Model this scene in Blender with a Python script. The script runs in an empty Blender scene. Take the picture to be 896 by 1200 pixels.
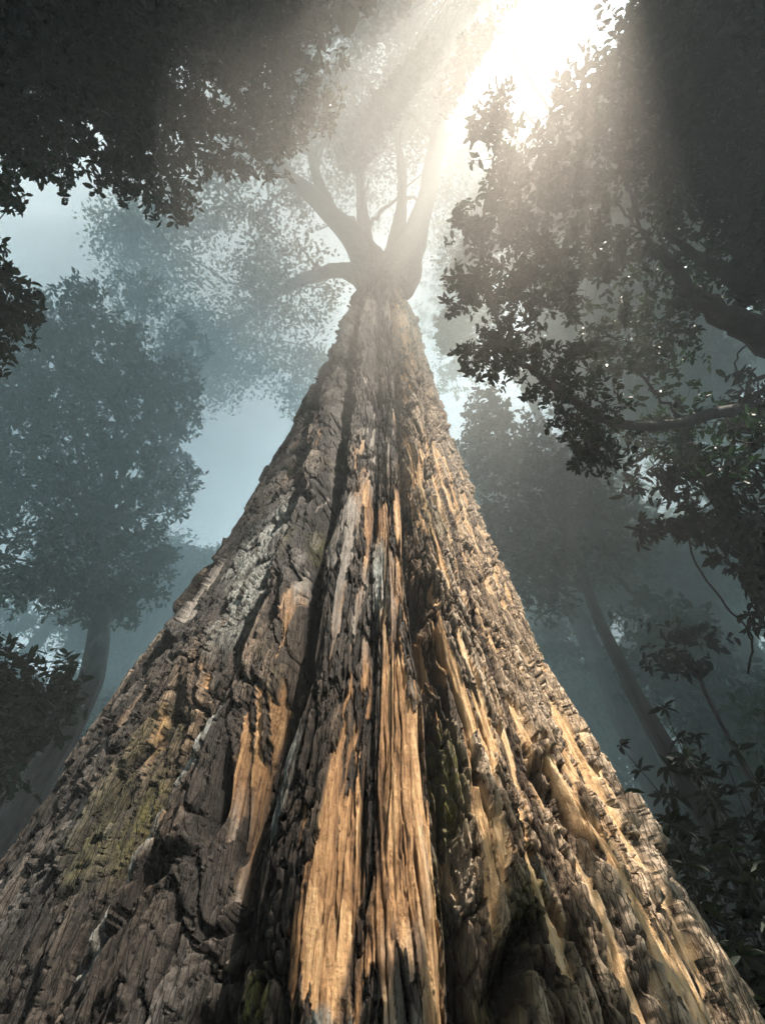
import bpy, math, random
import numpy as np

D2R = math.radians
scene = bpy.context.scene
COL = scene.collection
rng = np.random.default_rng(7)

# ---------------------------------------------------------------- camera
F = 620.0                                   # focal length in pixels of a 1200 px tall frame
PITCH = D2R(59.2)
CAM = np.array([0.0, 0.0, 1.4])
RIGHT = np.array([1.0, 0, 0])
FWD = np.array([0, math.cos(PITCH), math.sin(PITCH)])
UP = np.array([0, -math.sin(PITCH), math.cos(PITCH)])
cd = bpy.data.cameras.new('camera')
cam = bpy.data.objects.new('camera', cd)
COL.objects.link(cam)
cam.location = CAM
cam.rotation_euler = (math.pi / 2 + PITCH, 0, 0)
cd.sensor_fit = 'VERTICAL'
cd.sensor_height = 36.0
cd.lens = F / 1200 * 36.0
cd.clip_start = 0.05
cd.clip_end = 2000
scene.camera = cam

def ray(px, py):
    d = (px - 448) / F * RIGHT + (600 - py) / F * UP + FWD
    return d / np.linalg.norm(d)

def at(px, py, dist):
    """a point of the forest seen at that place of the photo, dist metres from the tripod"""
    return CAM + ray(px, py) * dist

def pix(P):
    Q = np.atleast_2d(P) - CAM
    z = Q @ FWD
    return np.stack([448 + F * (Q @ RIGHT) / z, 600 - F * (Q @ UP) / z], 1)

# ---------------------------------------------------------------- sun direction (towards the sun)
SUNPX = (700, -190)
SUN = ray(*SUNPX)
SUN_EL = math.asin(SUN[2])
SUN_AZ = math.atan2(SUN[0], SUN[1])          # from +Y, clockwise

# ---------------------------------------------------------------- noise
def _h(ix, iy, iz, seed):
    u = np.uint32
    k = u((iz * 83492791 + seed * 974711) & 0xffffffff) if np.isscalar(iz) else (np.asarray(iz).astype(np.int64) * 83492791 + seed * 974711).astype(u)
    n = ix.astype(u) * u(374761393) + iy.astype(u) * u(668265263) + k
    n = (n ^ (n >> u(13))) * u(1274126177)
    n = (n ^ (n >> u(16))) * u(2246822519)
    return n ^ (n >> u(15))

def _r(ix, iy, seed, iz=0):
    return _h(ix, iy, iz, seed).astype(np.float32) * np.float32(1 / 4294967296.0)

def perlin(x, y, seed=0):
    x = np.asarray(x, np.float32); y = np.asarray(y, np.float32)
    ix = np.floor(x).astype(np.int32); iy = np.floor(y).astype(np.int32)
    fx = x - ix.astype(np.float32); fy = y - iy.astype(np.float32)
    sx = fx * fx * fx * (fx * (fx * 6 - 15) + 10); sy = fy * fy * fy * (fy * (fy * 6 - 15) + 10)
    def g(a, b):
        t = _r(ix + a, iy + b, seed) * np.float32(2 * math.pi)
        return np.cos(t) * (fx - a) + np.sin(t) * (fy - b)
    n0 = g(0, 0) * (1 - sx) + g(1, 0) * sx
    n1 = g(0, 1) * (1 - sx) + g(1, 1) * sx
    return (n0 * (1 - sy) + n1 * sy) * 1.41

def fbm(x, y, seed=0, octv=4, gain=0.5):
    s = 0; a = 1; t = 0
    for k in range(octv):
        s = s + a * perlin(x * 2 ** k, y * 2 ** k, seed + 13 * k); t += a; a *= gain
    return s / t

def noise3(P, seed=0):
    """value noise in 3-D, 0..1"""
    x, y, z = P[:, 0], P[:, 1], P[:, 2]
    ix, iy, iz = [np.floor(v).astype(np.int64) for v in (x, y, z)]
    fx, fy, fz = x - ix, y - iy, z - iz
    fx, fy, fz = [v * v * (3 - 2 * v) for v in (fx, fy, fz)]
    out = 0
    for a in (0, 1):
        for b in (0, 1):
            for c in (0, 1):
                w = (fx if a else 1 - fx) * (fy if b else 1 - fy) * (fz if c else 1 - fz)
                out = out + w * _r(ix + a, iy + b, seed, (iz + c) * 7919)
    return out

def voronoi(x, y, seed=0, jit=0.9):
    """blocky cells: distances to the two nearest, two random numbers per cell and the place inside the cell"""
    x = np.asarray(x, np.float32); y = np.asarray(y, np.float32)
    ix = np.floor(x).astype(np.int32); iy = np.floor(y).astype(np.int32)
    f1 = np.full(x.shape, 9.0, np.float32); f2 = f1.copy()
    rid = np.zeros(x.shape, np.float32); rid2 = rid.copy(); lx = rid.copy(); ly = rid.copy()
    for a in (-1, 0, 1):
        for b in (-1, 0, 1):
            cx, cy = ix + a, iy + b
            dx = cx + 0.5 + (_r(cx, cy, seed) - 0.5) * jit - x
            dy = cy + 0.5 + (_r(cx, cy, seed + 1) - 0.5) * jit - y
            d = (dx * dx) ** 1.6 + (dy * dy) ** 1.6
            near = d < f1
            f2 = np.where(near, f1, np.minimum(f2, d))
            rid = np.where(near, _r(cx, cy, seed + 2), rid)
            rid2 = np.where(near, _r(cx, cy, seed + 3), rid2)
            lx = np.where(near, -dx, lx); ly = np.where(near, -dy, ly)
            f1 = np.where(near, d, f1)
    return f1 ** .3125, f2 ** .3125, rid, rid2, lx, ly

def sstep(a, b, x):
    t = np.clip((x - a) / (b - a), 0, 1)
    return t * t * (3 - 2 * t)

# ---------------------------------------------------------------- mesh and object helpers
def mesh_quads(name, verts, quads, smooth=False, attrs=None):
    me = bpy.data.meshes.new(name)
    verts = np.asarray(verts, np.float32); quads = np.asarray(quads, np.int32)
    me.vertices.add(len(verts)); me.vertices.foreach_set('co', verts.ravel())
    me.loops.add(quads.size); me.loops.foreach_set('vertex_index', quads.ravel())
    me.polygons.add(len(quads))
    me.polygons.foreach_set('loop_start', np.arange(0, quads.size, 4, dtype=np.int32))
    me.update(calc_edges=True)
    if smooth:
        me.polygons.foreach_set('use_smooth', np.ones(len(quads), bool))
    for k, v in (attrs or {}).items():
        a = me.attributes.new(k, 'FLOAT', 'POINT')
        a.data.foreach_set('value', np.asarray(v, np.float32).ravel())
    return me

def obj(name, me, mat, parent=None):
    o = bpy.data.objects.new(name, me)
    if mat: me.materials.append(mat)
    COL.objects.link(o)
    if parent:
        o.parent = parent
        o.matrix_parent_inverse.identity()
    return o

def thing(name, label, cat, loc=(0, 0, 0), group=None):
    o = bpy.data.objects.new(name, None)
    o.location = loc
    COL.objects.link(o)
    o['label'] = label; o['category'] = cat
    if group: o['group'] = group
    return o

class Tubes:
    def __init__(s): s.v = []; s.q = []; s.n = 0
    def add(s, path, rad, sides=6, wob=0.0):
        P = np.asarray(path, float); R = np.broadcast_to(np.asarray(rad, float), (len(P),))
        T = np.gradient(P, axis=0); T /= np.linalg.norm(T, axis=1)[:, None] + 1e-9
        ref = np.array([0.31, 0.2, 0.93]) if abs(T[0][2]) < 0.8 else np.array([0.93, 0.31, 0.1])
        A = np.cross(T, ref); A /= np.linalg.norm(A, axis=1)[:, None] + 1e-9
        B = np.cross(T, A)
        t = np.arange(sides) / sides * 2 * math.pi
        rr = R[:, None]
        if wob:
            ph = rng.uniform(0, 6.3, 3)
            l = np.cumsum(np.r_[0, np.linalg.norm(np.diff(P, axis=0), axis=1)])[:, None] / (R.mean() * 3)
            rr = rr * (1 + wob * (np.sin(3 * t + ph[0] + l * .3) * .6 + np.sin(5 * t + ph[1] - l * .4) * .4 + np.sin(l + ph[2]) * .5 + .4 * np.sin(2.3 * l + t)))
        V = P[:, None, :] + rr[..., None] * (np.cos(t)[None, :, None] * A[:, None, :] + np.sin(t)[None, :, None] * B[:, None, :])
        n = len(P)
        i = np.arange(n - 1)[:, None] * sides; j = np.arange(sides)[None, :]; j2 = (j + 1) % sides
        Q = np.stack([i + j, i + j2, i + sides + j2, i + sides + j], -1).reshape(-1, 4) + s.n
        s.v.append(V.reshape(-1, 3)); s.q.append(Q); s.n += n * sides
    def mesh(s, name, origin=(0, 0, 0), smooth=True, **at_):
        return mesh_quads(name, np.concatenate(s.v) - np.asarray(origin), np.concatenate(s.q), smooth, {k: np.full(s.n, v) for k, v in at_.items()})

def curve(pts, n=16, jitter=0.0):
    """a smooth path through points (Catmull-Rom)"""
    P = np.asarray(pts, float)
    P = np.vstack([2 * P[0] - P[1], P, 2 * P[-1] - P[-2]])
    out = []
    m = len(P) - 3
    per = max(2, n // m)
    for k in range(m):
        p0, p1, p2, p3 = P[k:k + 4]
        for t in np.arange(per) / per:
            out.append(0.5 * ((2 * p1) + (-p0 + p2) * t + (2 * p0 - 5 * p1 + 4 * p2 - p3) * t * t + (-p0 + 3 * p1 - 3 * p2 + p3) * t ** 3))
    out.append(P[-2])
    out = np.array(out)
    if jitter:
        out[1:-1] += rng.normal(0, jitter, out[1:-1].shape)
    return out

# ---------------------------------------------------------------- materials
def nmat(name):
    m = bpy.data.materials.new(name); m.use_nodes = True
    nt = m.node_tree; nt.nodes.clear()
    out = nt.nodes.new('ShaderNodeOutputMaterial')
    return m, nt, out

def node(nt, typ, **kw):
    n = nt.nodes.new(typ)
    for k, v in kw.items():
        if k.startswith('i_'): n.inputs[k[2:].replace('_', ' ')].default_value = v
        else: setattr(n, k, v)
    return n

def ramp(nt, fac, stops):
    n = nt.nodes.new('ShaderNodeValToRGB')
    e = n.color_ramp.elements
    while len(e) < len(stops): e.new(0.5)
    for k, (p, c) in enumerate(stops):
        e[k].position = p; e[k].color = (*c, 1)
    nt.links.new(fac, n.inputs[0])
    return n.outputs[0]

def mix(nt, fac, a, b, mode='MIX'):
    n = nt.nodes.new('ShaderNodeMix'); n.data_type = 'RGBA'; n.blend_type = mode
    for s, v in ((0, fac), (6, a), (7, b)):
        if hasattr(v, 'type') and hasattr(v, 'links'): nt.links.new(v, n.inputs[s])
        else: n.inputs[s].default_value = v if s == 0 else (*v, 1)
    return n.outputs[2]

def math_(nt, op, a, b=0.0, c=None):
    n = nt.nodes.new('ShaderNodeMath'); n.operation = op
    for k, v in enumerate((a, b) if c is None else (a, b, c)):
        if hasattr(v, 'links'): nt.links.new(v, n.inputs[k])
        else: n.inputs[k].default_value = v
    return n.outputs[0]

def texco(nt, scale):
    tc = nt.nodes.new('ShaderNodeTexCoord'); mp = nt.nodes.new('ShaderNodeMapping')
    mp.inputs['Scale'].default_value = scale
    nt.links.new(tc.outputs['Object'], mp.inputs[0])
    return mp.outputs[0]

def noise(nt, vec, scale, detail=5, rough=.6):
    n = node(nt, 'ShaderNodeTexNoise'); n.inputs['Scale'].default_value = scale
    n.inputs['Detail'].default_value = detail; n.inputs['Roughness'].default_value = rough
    nt.links.new(vec, n.inputs['Vector'])
    return n.outputs['Fac']

def leaf_mat(name, c1, c2, trans=0.35, rough=.5):
    m, nt, out = nmat(name)
    v = texco(nt, (1, 1, 1))
    n1 = noise(nt, v, 2.3, 3)
    col = ramp(nt, n1, [(0.3, c1), (0.7, c2)])
    d = nt.nodes.new('ShaderNodeBsdfPrincipled'); nt.links.new(col, d.inputs['Base Color'])
    d.inputs['Roughness'].default_value = rough
    d.inputs['Specular IOR Level'].default_value = 0.3
    t = nt.nodes.new('ShaderNodeBsdfTranslucent')
    tc = mix(nt, 1.0, col, (1.0, 1.2, 0.7), 'MULTIPLY')
    nt.links.new(tc, t.inputs['Color'])
    mx = nt.nodes.new('ShaderNodeMixShader'); mx.inputs[0].default_value = trans
    nt.links.new(d.outputs[0], mx.inputs[1]); nt.links.new(t.outputs[0], mx.inputs[2])
    nt.links.new(mx.outputs[0], out.inputs[0])
    return m

def plain_bark(name, c1, c2, c3=(0.16, 0.17, 0.15)):
    m, nt, out = nmat(name)
    v = texco(nt, (6, 6, 1.1))
    n1 = noise(nt, v, 1.5, 8, .65)
    v2 = texco(nt, (1, 1, .6))
    n2 = noise(nt, v2, 2.2, 5)
    col = ramp(nt, n1, [(0.3, c1), (0.72, c2)])
    lf = ramp(nt, n2, [(0.56, (0, 0, 0)), (0.68, (1, 1, 1))])
    col = mix(nt, lf, col, c3)
    b = nt.nodes.new('ShaderNodeBsdfPrincipled'); b.inputs['Roughness'].default_value = .9
    nt.links.new(col, b.inputs['Base Color'])
    bp = nt.nodes.new('ShaderNodeBump'); bp.inputs['Strength'].default_value = 1; bp.inputs['Distance'].default_value = .09
    nt.links.new(n1, bp.inputs['Height']); nt.links.new(bp.outputs[0], b.inputs['Normal'])
    nt.links.new(b.outputs[0], out.inputs[0])
    return m

def giant_bark():
    m, nt, out = nmat('weathered_bark')
    L = nt.links.new
    def attr(n):
        a = node(nt, 'ShaderNodeAttribute', attribute_name=n); return a.outputs['Fac']
    tone, wood, moss, lichen, deep, stain = [attr(k) for k in ('tone', 'wood', 'moss', 'lichen', 'deep', 'stain')]
    vf = texco(nt, (40, 40, 2.2)); vm = texco(nt, (9, 9, 2.0)); vs = texco(nt, (30, 30, 18))
    nf = noise(nt, vf, 1.0, 9, .7)
    nm = noise(nt, vm, 1.0, 7, .65)
    ns = noise(nt, vs, 1.0, 6, .7)
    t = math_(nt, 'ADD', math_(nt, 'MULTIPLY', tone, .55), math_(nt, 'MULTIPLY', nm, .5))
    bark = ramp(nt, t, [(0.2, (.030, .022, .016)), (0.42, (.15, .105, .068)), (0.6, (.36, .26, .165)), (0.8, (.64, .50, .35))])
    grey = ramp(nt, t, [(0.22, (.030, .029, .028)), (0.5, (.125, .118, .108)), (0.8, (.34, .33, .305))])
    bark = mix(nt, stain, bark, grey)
    fine = ramp(nt, ns, [(0.33, (.35, .33, .32)), (0.55, (1, 1, 1)), (.75, (1.25, 1.22, 1.18))])
    vk = texco(nt, (1, 1, .10)); wv = nt.nodes.new('ShaderNodeTexNoise'); wv.inputs['Scale'].default_value = 14; wv.inputs['Detail'].default_value = 3; L(vk, wv.inputs['Vector'])
    va = nt.nodes.new('ShaderNodeVectorMath'); va.operation = 'MULTIPLY_ADD'; L(wv.outputs['Color'], va.inputs[0]); va.inputs[1].default_value = (.035, .035, .035); L(vk, va.inputs[2])
    vo = nt.nodes.new('ShaderNodeTexVoronoi'); vo.feature = 'DISTANCE_TO_EDGE'; vo.inputs['Scale'].default_value = 34; L(va.outputs[0], vo.inputs['Vector'])
    crk = ramp(nt, vo.outputs['Distance'], [(0, (0, 0, 0)), (.07, (1, 1, 1))])
    bark = mix(nt, .8, bark, fine, 'MULTIPLY')
    bark = mix(nt, .72, bark, crk, 'MULTIPLY')
    wt = math_(nt, 'ADD', math_(nt, 'MULTIPLY', nf, .75), math_(nt, 'MULTIPLY', tone, .3))
    wcol = ramp(nt, wt, [(0.26, (.07, .035, .018)), (0.42, (.34, .19, .085)), (0.58, (.66, .43, .22)), (0.8, (.80, .63, .43))])
    wg = ramp(nt, nf, [(.3, (.10, .09, .08)), (.6, (.34, .31, .27)), (.8, (.55, .5, .43))])
    wcol = mix(nt, ramp(nt, math_(nt, 'ADD', math_(nt, 'MULTIPLY', stain, .55), math_(nt, 'MULTIPLY', nm, .5)), [(.5, (0, 0, 0)), (.68, (1, 1, 1))]), wcol, wg)
    col = mix(nt, wood, bark, wcol)
    lc = ramp(nt, ns, [(.36, (.14, .15, .14)), (.6, (.42, .45, .42)), (.75, (.58, .6, .56))])
    lm = math_(nt, 'MULTIPLY', lichen, ramp(nt, nm, [(.38, (0, 0, 0)), (.52, (1, 1, 1))]))
    col = mix(nt, lm, col, lc)
    mc = ramp(nt, ns, [(.3, (.025, .03, .006)), (.55, (.10, .095, .02)), (.75, (.22, .2, .045))])
    mm = math_(nt, 'MULTIPLY', moss, ramp(nt, ns, [(.36, (0, 0, 0)), (.5, (1, 1, 1))]))
    col = mix(nt, mm, col, mc)
    crevice_shade = mix(nt, deep, (1, 1, 1), (.11, .085, .07))  # cracks, grooves and hollows: their shade is painted into the bark colour
    col = mix(nt, 1.0, col, crevice_shade, 'MULTIPLY')
    b = nt.nodes.new('ShaderNodeBsdfPrincipled'); b.inputs['Roughness'].default_value = .82
    b.inputs['Specular IOR Level'].default_value = .25
    L(col, b.inputs['Base Color'])
    bp = nt.nodes.new('ShaderNodeBump'); bp.inputs['Strength'].default_value = .9; bp.inputs['Distance'].default_value = .025
    hh = math_(nt, 'ADD', math_(nt, 'ADD', math_(nt, 'MULTIPLY', nf, .7), ns), math_(nt, 'MULTIPLY', math_(nt, 'MULTIPLY', crk, math_(nt, 'SUBTRACT', 1.0, wood)), .35))
    L(hh, bp.inputs['Height']); L(bp.outputs[0], b.inputs['Normal'])
    L(b.outputs[0], out.inputs[0])
    return m

M = {
    'giant': giant_bark(),
    'limb': plain_bark('pale_limb_bark', (.05, .042, .035), (.24, .195, .15), (.22, .2, .17)),
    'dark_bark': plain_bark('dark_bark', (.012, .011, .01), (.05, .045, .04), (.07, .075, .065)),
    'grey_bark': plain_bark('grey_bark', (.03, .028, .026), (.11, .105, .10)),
    'leaf_dark': leaf_mat('dark_leaf', (.010, .022, .015), (.022, .044, .024), .28),
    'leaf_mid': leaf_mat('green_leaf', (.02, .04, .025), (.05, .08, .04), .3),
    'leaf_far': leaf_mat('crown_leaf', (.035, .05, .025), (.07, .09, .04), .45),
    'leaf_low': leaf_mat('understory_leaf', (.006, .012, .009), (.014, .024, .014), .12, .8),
}

# ---------------------------------------------------------------- the giant trunk
DC = 4.2                                     # trunk axis is DC metres in front of the camera
def profile(pts):
    zs, rs = [], []
    for px, py in pts:
        d = ray(px, py); hor = math.hypot(d[0], d[1]); ph = math.atan2(abs(d[0]), d[1])
        rs.append(DC * math.sin(ph)); zs.append(CAM[2] + DC * math.cos(ph) * d[2] / hor)
    o = np.argsort(zs)
    return np.array(zs)[o], np.array(rs)[o]
RZ, RR = profile([(487, 366), (512, 450), (570, 600), (665, 800), (775, 1000), (890, 1185)])
LZ, LR = profile([(400, 374), (362, 450), (275, 600), (135, 800), (5, 1000)])
LR = np.minimum(LR, 2.75)

def wz(z):
    return np.where(z < 0, z * .444, 8 * np.log1p(np.maximum(z, 0) / 18))

def base_radius(theta, z):
    x = wz(z)
    rr = np.interp(x, wz(np.r_[-1.5, RZ, 27, 33]), np.r_[RR[0] * 1.25, RR, RR[-1] * .93, RR[-1] * .62])
    rl = np.interp(x, wz(np.r_[-1.5, LZ, 27, 33]), np.r_[LR[0] * 1.2, LR, LR[-1] * .93, LR[-1] * .62])
    k = sstep(-.8, .8, theta)
    return (rl * (1 - k) + rr * k) * (1 - .05 * sstep(2, 6, z)) - .02

def hit(px, py):
    """photo place -> (theta, z) on the trunk"""
    d = ray(px, py); R = 1.8; th = 0; z = 5
    for _ in range(12):
        a = d[0] ** 2 + d[1] ** 2; b = -2 * d[1] * DC; c = DC * DC - R * R
        disc = max(b * b - 4 * a * c, 0)
        t = (-b - math.sqrt(disc)) / (2 * a)
        z = CAM[2] + d[2] * t
        th = math.atan2(d[0] * t, DC - d[1] * t)
        R = 0.5 * R + 0.5 * float(base_radius(np.array([th]), np.array([z]))[0])
    return th, z

GROOVES = [  # (depth, photo places)
    (.32, [(384, 412), (353, 514), (335, 600), (300, 700), (240, 800), (160, 920), (80, 1050), (10, 1150)]),
    (.50, [(408, 385), (402, 479), (379, 568), (358, 650), (335, 760), (285, 860), (240, 970), (218, 1080), (205, 1190)]),
    (.12, [(440, 380), (446, 480), (437, 600), (436, 730), (437, 870), (428, 1000), (400, 1120), (380, 1195)]),
    (.52, [(465, 365), (472, 450), (478, 600), (490, 700), (505, 800), (518, 950), (530, 1080), (540, 1195)]),
    (.12, [(484, 372), (506, 480), (540, 620), (580, 740), (616, 850), (650, 960), (700, 1100), (740, 1195)]),
    (.10, [(488, 368), (511, 470), (558, 600), (640, 800), (705, 930), (780, 1060), (860, 1190)]),
]

def build_giant():
    # sample angles and heights: dense where the photo sees the bark
    nf, nb = 1250, 90
    ths = np.concatenate([1.45 * (lambda q: .62 * q + .38 * q ** 3)(np.linspace(-1, 1, nf)), np.linspace(1.45, 2 * math.pi - 1.45, nb + 2)[1:-1]])
    e = np.concatenate([np.linspace(D2R(-50), D2R(8), 40)[:-1], np.linspace(D2R(8), D2R(83.8), 1700)])
    zs = CAM[2] + 2.3 * np.tan(e)
    zs = np.concatenate([zs[zs < 31], np.linspace(31.2, 34, 12)])
    TH, Z = np.meshgrid(np.where(ths > math.pi, ths - 2 * math.pi, ths), zs)
    TH = TH.ravel().astype(np.float32); Z = Z.ravel().astype(np.float32)
    W = wz(Z)
    U = TH * 1.8
    hgt = sstep(2.5, 15, Z)
    # domain warp
    wu = fbm(U / .5, W / .8, 1, 3) * .07 + fbm(U / .11, W / .30, 2, 3) * .014
    ww = fbm(U / .4, W / .7, 3, 3) * .20
    u = U + wu; w = W + ww
    R = base_radius(TH, Z)
    # flutes
    gl = []
    lz = np.linspace(wz(np.array([-3.0]))[0], wz(np.array([36.0]))[0], 200)
    for dep, pts in GROOVES:
        h = np.array([hit(*p) for p in pts]); o = np.argsort(h[:, 1])
        gl.append((dep, np.interp(lz, wz(h[o, 1]), h[o, 0])))
    K = np.array([g[1] for g in gl])
    K = np.vstack([np.full(200, -2.6), np.full(200, -1.95), np.minimum(np.full(200, -1.35), K[0] - .3), K, np.maximum(np.full(200, 1.15), K[-1] + .2), np.full(200, 1.7), np.full(200, 2.4)])
    K = np.maximum.accumulate(K + np.arange(len(K))[:, None] * 1e-3, axis=0)
    DEP = np.r_[.2, .2, .15, [g[0] for g in gl], .1, .2, .2]
    thw = TH + fbm(U * 0 + W / .9, W * 0 + 3.3, 9, 3) * .05 + wu * .25
    G = np.array([np.interp(W, lz, k) for k in K])
    idx = (thw[None, :] >= G).sum(0)
    lo = np.clip(idx - 1, 0, len(K) - 1); hi = np.clip(idx, 0, len(K) - 1)
    col = np.arange(len(TH))
    g0 = np.where(idx == 0, -math.pi - .3, G[lo, col]); g1 = np.where(idx == len(K), math.pi + .3, G[hi, col])
    t = np.clip(2 * (thw - g0) / np.maximum(g1 - g0, 1e-3) - 1, -1, 1)
    dep = DEP[lo] * (0.5 - 0.5 * t) + DEP[hi] * (0.5 + 0.5 * t)
    dep = dep * np.clip((g1 - g0) / .22, .3, 1.15) * (1 + .35 * hgt)
    flute = -dep * np.abs(t) ** 2.1
    groove = sstep(.80, .98, np.abs(t)) * np.clip(dep / .15, 0, 1)
    # blobs placed on the bark: (px, py, along, across px)
    def blob(lst):
        s = np.zeros_like(TH)
        for px, py, rx, ry, a in lst:
            th0, z0 = hit(px, py); th1, _ = hit(px + rx, py); _, z1 = hit(px, py - ry); 
            dth = abs(th1 - th0) + 1e-3; dw = abs(float(wz(np.array([z1]))[0] - wz(np.array([z0]))[0])) + 1e-3
            q = ((TH + wu * .4 - th0) / dth) ** 2 + ((w - float(wz(np.array([z0]))[0])) / dw) ** 2
            s = s + a * np.exp(-q * .9)
        return s
    wood_b = blob([(440, 610, 34, 70, .8), (425, 540, 25, 50, .5), (330, 740, 20, 60, .7), (400, 900, 45, 110, 1.0), (395, 1010, 45, 100, .9), (475, 830, 22, 120, .9),
                   (485, 980, 28, 120, 1.), (500, 1100, 22, 80, .8), (460, 362, 34, 16, 1.3), (690, 900, 16, 60, .55), (745, 1020, 18, 70, .8), (800, 1110, 16, 60, .6), (545, 600, 20, 60, .5),  # the blob near the fork paints a sunlit highlight as pale wood
                   (600, 870, 40, 80, .35), (300, 820, 16, 60, .5), (560, 950, 30, 110, .45), (640, 1000, 30, 60, .35), (290, 860, 12, 50, .5), (265, 880, 10, 50, .6), (510, 560, 16, 40, .5)])
    moss_b = blob([(290, 1150, 22, 70, .9), (720, 860, 14, 80, .9), (775, 990, 14, 70, .9), (835, 1100, 14, 60, .9), (372, 612, 12, 16, 1.2), (530, 850, 18, 60, .7), (640, 760, 12, 60, .7),
                   (60, 1020, 50, 60, .38), (130, 900, 36, 50, .36), (520, 1000, 12, 90, .6), (610, 1130, 40, 50, .5), (500, 560, 10, 60, .5), (670, 1090, 40, 50, .5), (345, 620, 14, 50, .4)])
    lich_b = blob([(110, 1060, 18, 60, 1.), (80, 1120, 18, 50, 1.), (225, 840, 22, 60, .9), (150, 960, 16, 60, .7), (382, 1120, 14, 45, 1.1), (412, 1130, 8, 40, .9), (660, 1045, 10, 25, .9),
                   (320, 870, 16, 50, .8), (440, 660, 16, 60, .8), (330, 560, 20, 60, .5), (560, 1180, 14, 30, .6), (740, 1100, 20, 40, .4), (300, 640, 20, 50, .5)])
    hole_b = blob([(503, 690, 15, 22, 1.), (222, 1070, 16, 42, 1.3), (612, 1125, 26, 40, 1.3), (650, 1045, 9, 18, .9), (240, 900, 7, 42, .9), (430, 915, 4, 70, .8), (430, 540, 14, 18, .4), (435, 590, 7, 30, .5),
                   (690, 1110, 20, 45, .8), (520, 760, 9, 20, .7), (668, 935, 8, 45, .7), (570, 720, 9, 14, .6), (395, 1170, 6, 30, .4), (640, 880, 7, 40, .6), (560, 880, 6, 14, .7), (500, 870, 4, 60, .6),
                   (320, 700, 10, 30, .6), (440, 740, 4, 40, .6), (590, 660, 8, 16, .5)])
    # bark plates of four sizes; they grow longer and wider with height
    def plates(su, sw, seed, uu=u, vv=w):
        f1, f2, r, r2, lx, ly = voronoi(uu / su, vv / sw, seed)
        # each plate is a flat scale of its own: tilted, its lower end lifting off
        return f2 - f1, r, r2, (r - .5) + lx * (r2 - .5) * 1.3 - ly * (.15 + .2 * r2)
    jag = fbm(u / .03, w / .10, 7, 3)
    uj = u + jag * .014; wj = w + fbm(u / .06, w / .12, 8, 3) * .035 + perlin(u / .12, w / .9, 12) * .05
    e1, r1, q1, t1 = plates(.042, .17, 21, uj, wj)
    e2, r2, q2, t2 = plates(.095, .34, 31, uj, wj)
    e3, r3, q3, t3 = plates(.018, .075, 41, uj, wj)
    e4, r4, q4, t4 = plates(.22, .80, 45, uj, wj)
    # exposed wood where plates have fallen off, plus the painted highlight near the fork
    lowwood = fbm(U / .5, W / 1.3, 51, 4)
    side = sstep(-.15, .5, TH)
    brk = fbm(u / .06, w / .35, 52, 3)
    strip = fbm(u / .065, w / .42, 53, 3)
    wood_s = wood_b * .56 + lowwood * .36 + strip * .80 + side * .13 + (q2 - .5) * .34 + (q1 - .5) * .44 + (q3 - .5) * .14 + brk * .5 + .05
    wood = sstep(.44, .49, wood_s) * (1 - groove)
    wood_soft = sstep(.1, .5, wood_b)
    # long vertical cracks
    def crack(su, sw, seed, wid, g0, g1):
        c = 1 - sstep(.0, wid, np.abs(perlin(uj / su, wj / sw, seed)))
        return c * sstep(g0, g1, perlin(u / su / 2.6, w / sw, seed + 1))
    c1 = crack(.12, 1.3, 61, .07, -.25, .05)
    c2 = crack(.048, .60, 63, .11, -.2, .1)
    c3 = crack(.019, .22, 68, .18, -.05, .3)
    x1 = (1 - sstep(.0, .13, np.abs(perlin(uj / .16, wj / .10, 66)))) * sstep(.0, .3, perlin(u / .2, w / .4, 67))
    def terrace(su, sw, seed, lv):
        t = fbm(uj / su, wj / sw, seed, 5, .58) * lv
        tf = np.floor(t)
        return (tf + sstep(.82, 1.0, t - tf)) / lv
    ter = terrace(.20, .55, 71, 4.5)
    ter2 = terrace(.075, .20, 72, 3.5)
    fib = fbm(u / .014, w / .30, 81, 3)
    fib2 = fbm(u / .038, w / .8, 82, 3)
    gran = fbm(u / .016, w / .028, 83, 3, .65)
    lump = fbm(U / .6, W / .8, 91, 4)
    bands = perlin(U / .9, W / .22, 92) * sstep(10, 18, Z)
    rip = np.sin(w / .045 + fbm(u / .2, w / .3, 95, 2) * 4) * blob([(395, 900, 40, 80, 1.)])
    bk = 1 - wood
    up_ = 1 + .6 * hgt
    d = flute
    d = d + lump * (.035 + .03 * hgt) + bands * .045
    d = d + ter * .050 * up_ * (.15 + .85 * bk) + ter2 * .014 * bk
    # open joints between the plates: some shut, some gaping
    gp = np.clip(.55 + fbm(u / .16, w / .35, 55, 3) * 1.5, .12, 1.3)
    k4 = 1 - sstep(0, .10 * gp, e4); k2 = 1 - sstep(0, .15 * gp, e2); k1 = 1 - sstep(0, .17 * gp, e1); k3 = 1 - sstep(0, .16, e3)
    d = d + bk * (t4 * .034 - k4 * .060) * (1 + .7 * hgt)
    d = d + bk * (t2 * .040 - k2 * .042) * (1 + .8 * hgt)
    d = d + bk * (t1 * .034 - k1 * .032) * (1 + .3 * hgt)
    d = d + bk * (1 - .5 * hgt) * (t3 * .014 - k3 * .010)
    d = d - wood * (.030 + .02 * hgt)
    d = d - c1 * (.085 + .05 * hgt) * (1 - .45 * wood_soft) - c2 * .042 * (1 - .3 * wood) - c3 * .014
    d = d - x1 * bk * .022
    d = d + fib * (.007 + .010 * wood) + fib2 * (.012 + .008 * wood) + gran * .004 * bk + rip * .006
    d = d - np.clip(hole_b * (1 + lowwood * .8 + jag * .4) - .25, 0, 1) * .30
    # loose bark slivers standing off the surface
    sl = sstep(.80, .83, q2) * sstep(.5, .8, r2) * bk
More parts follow.
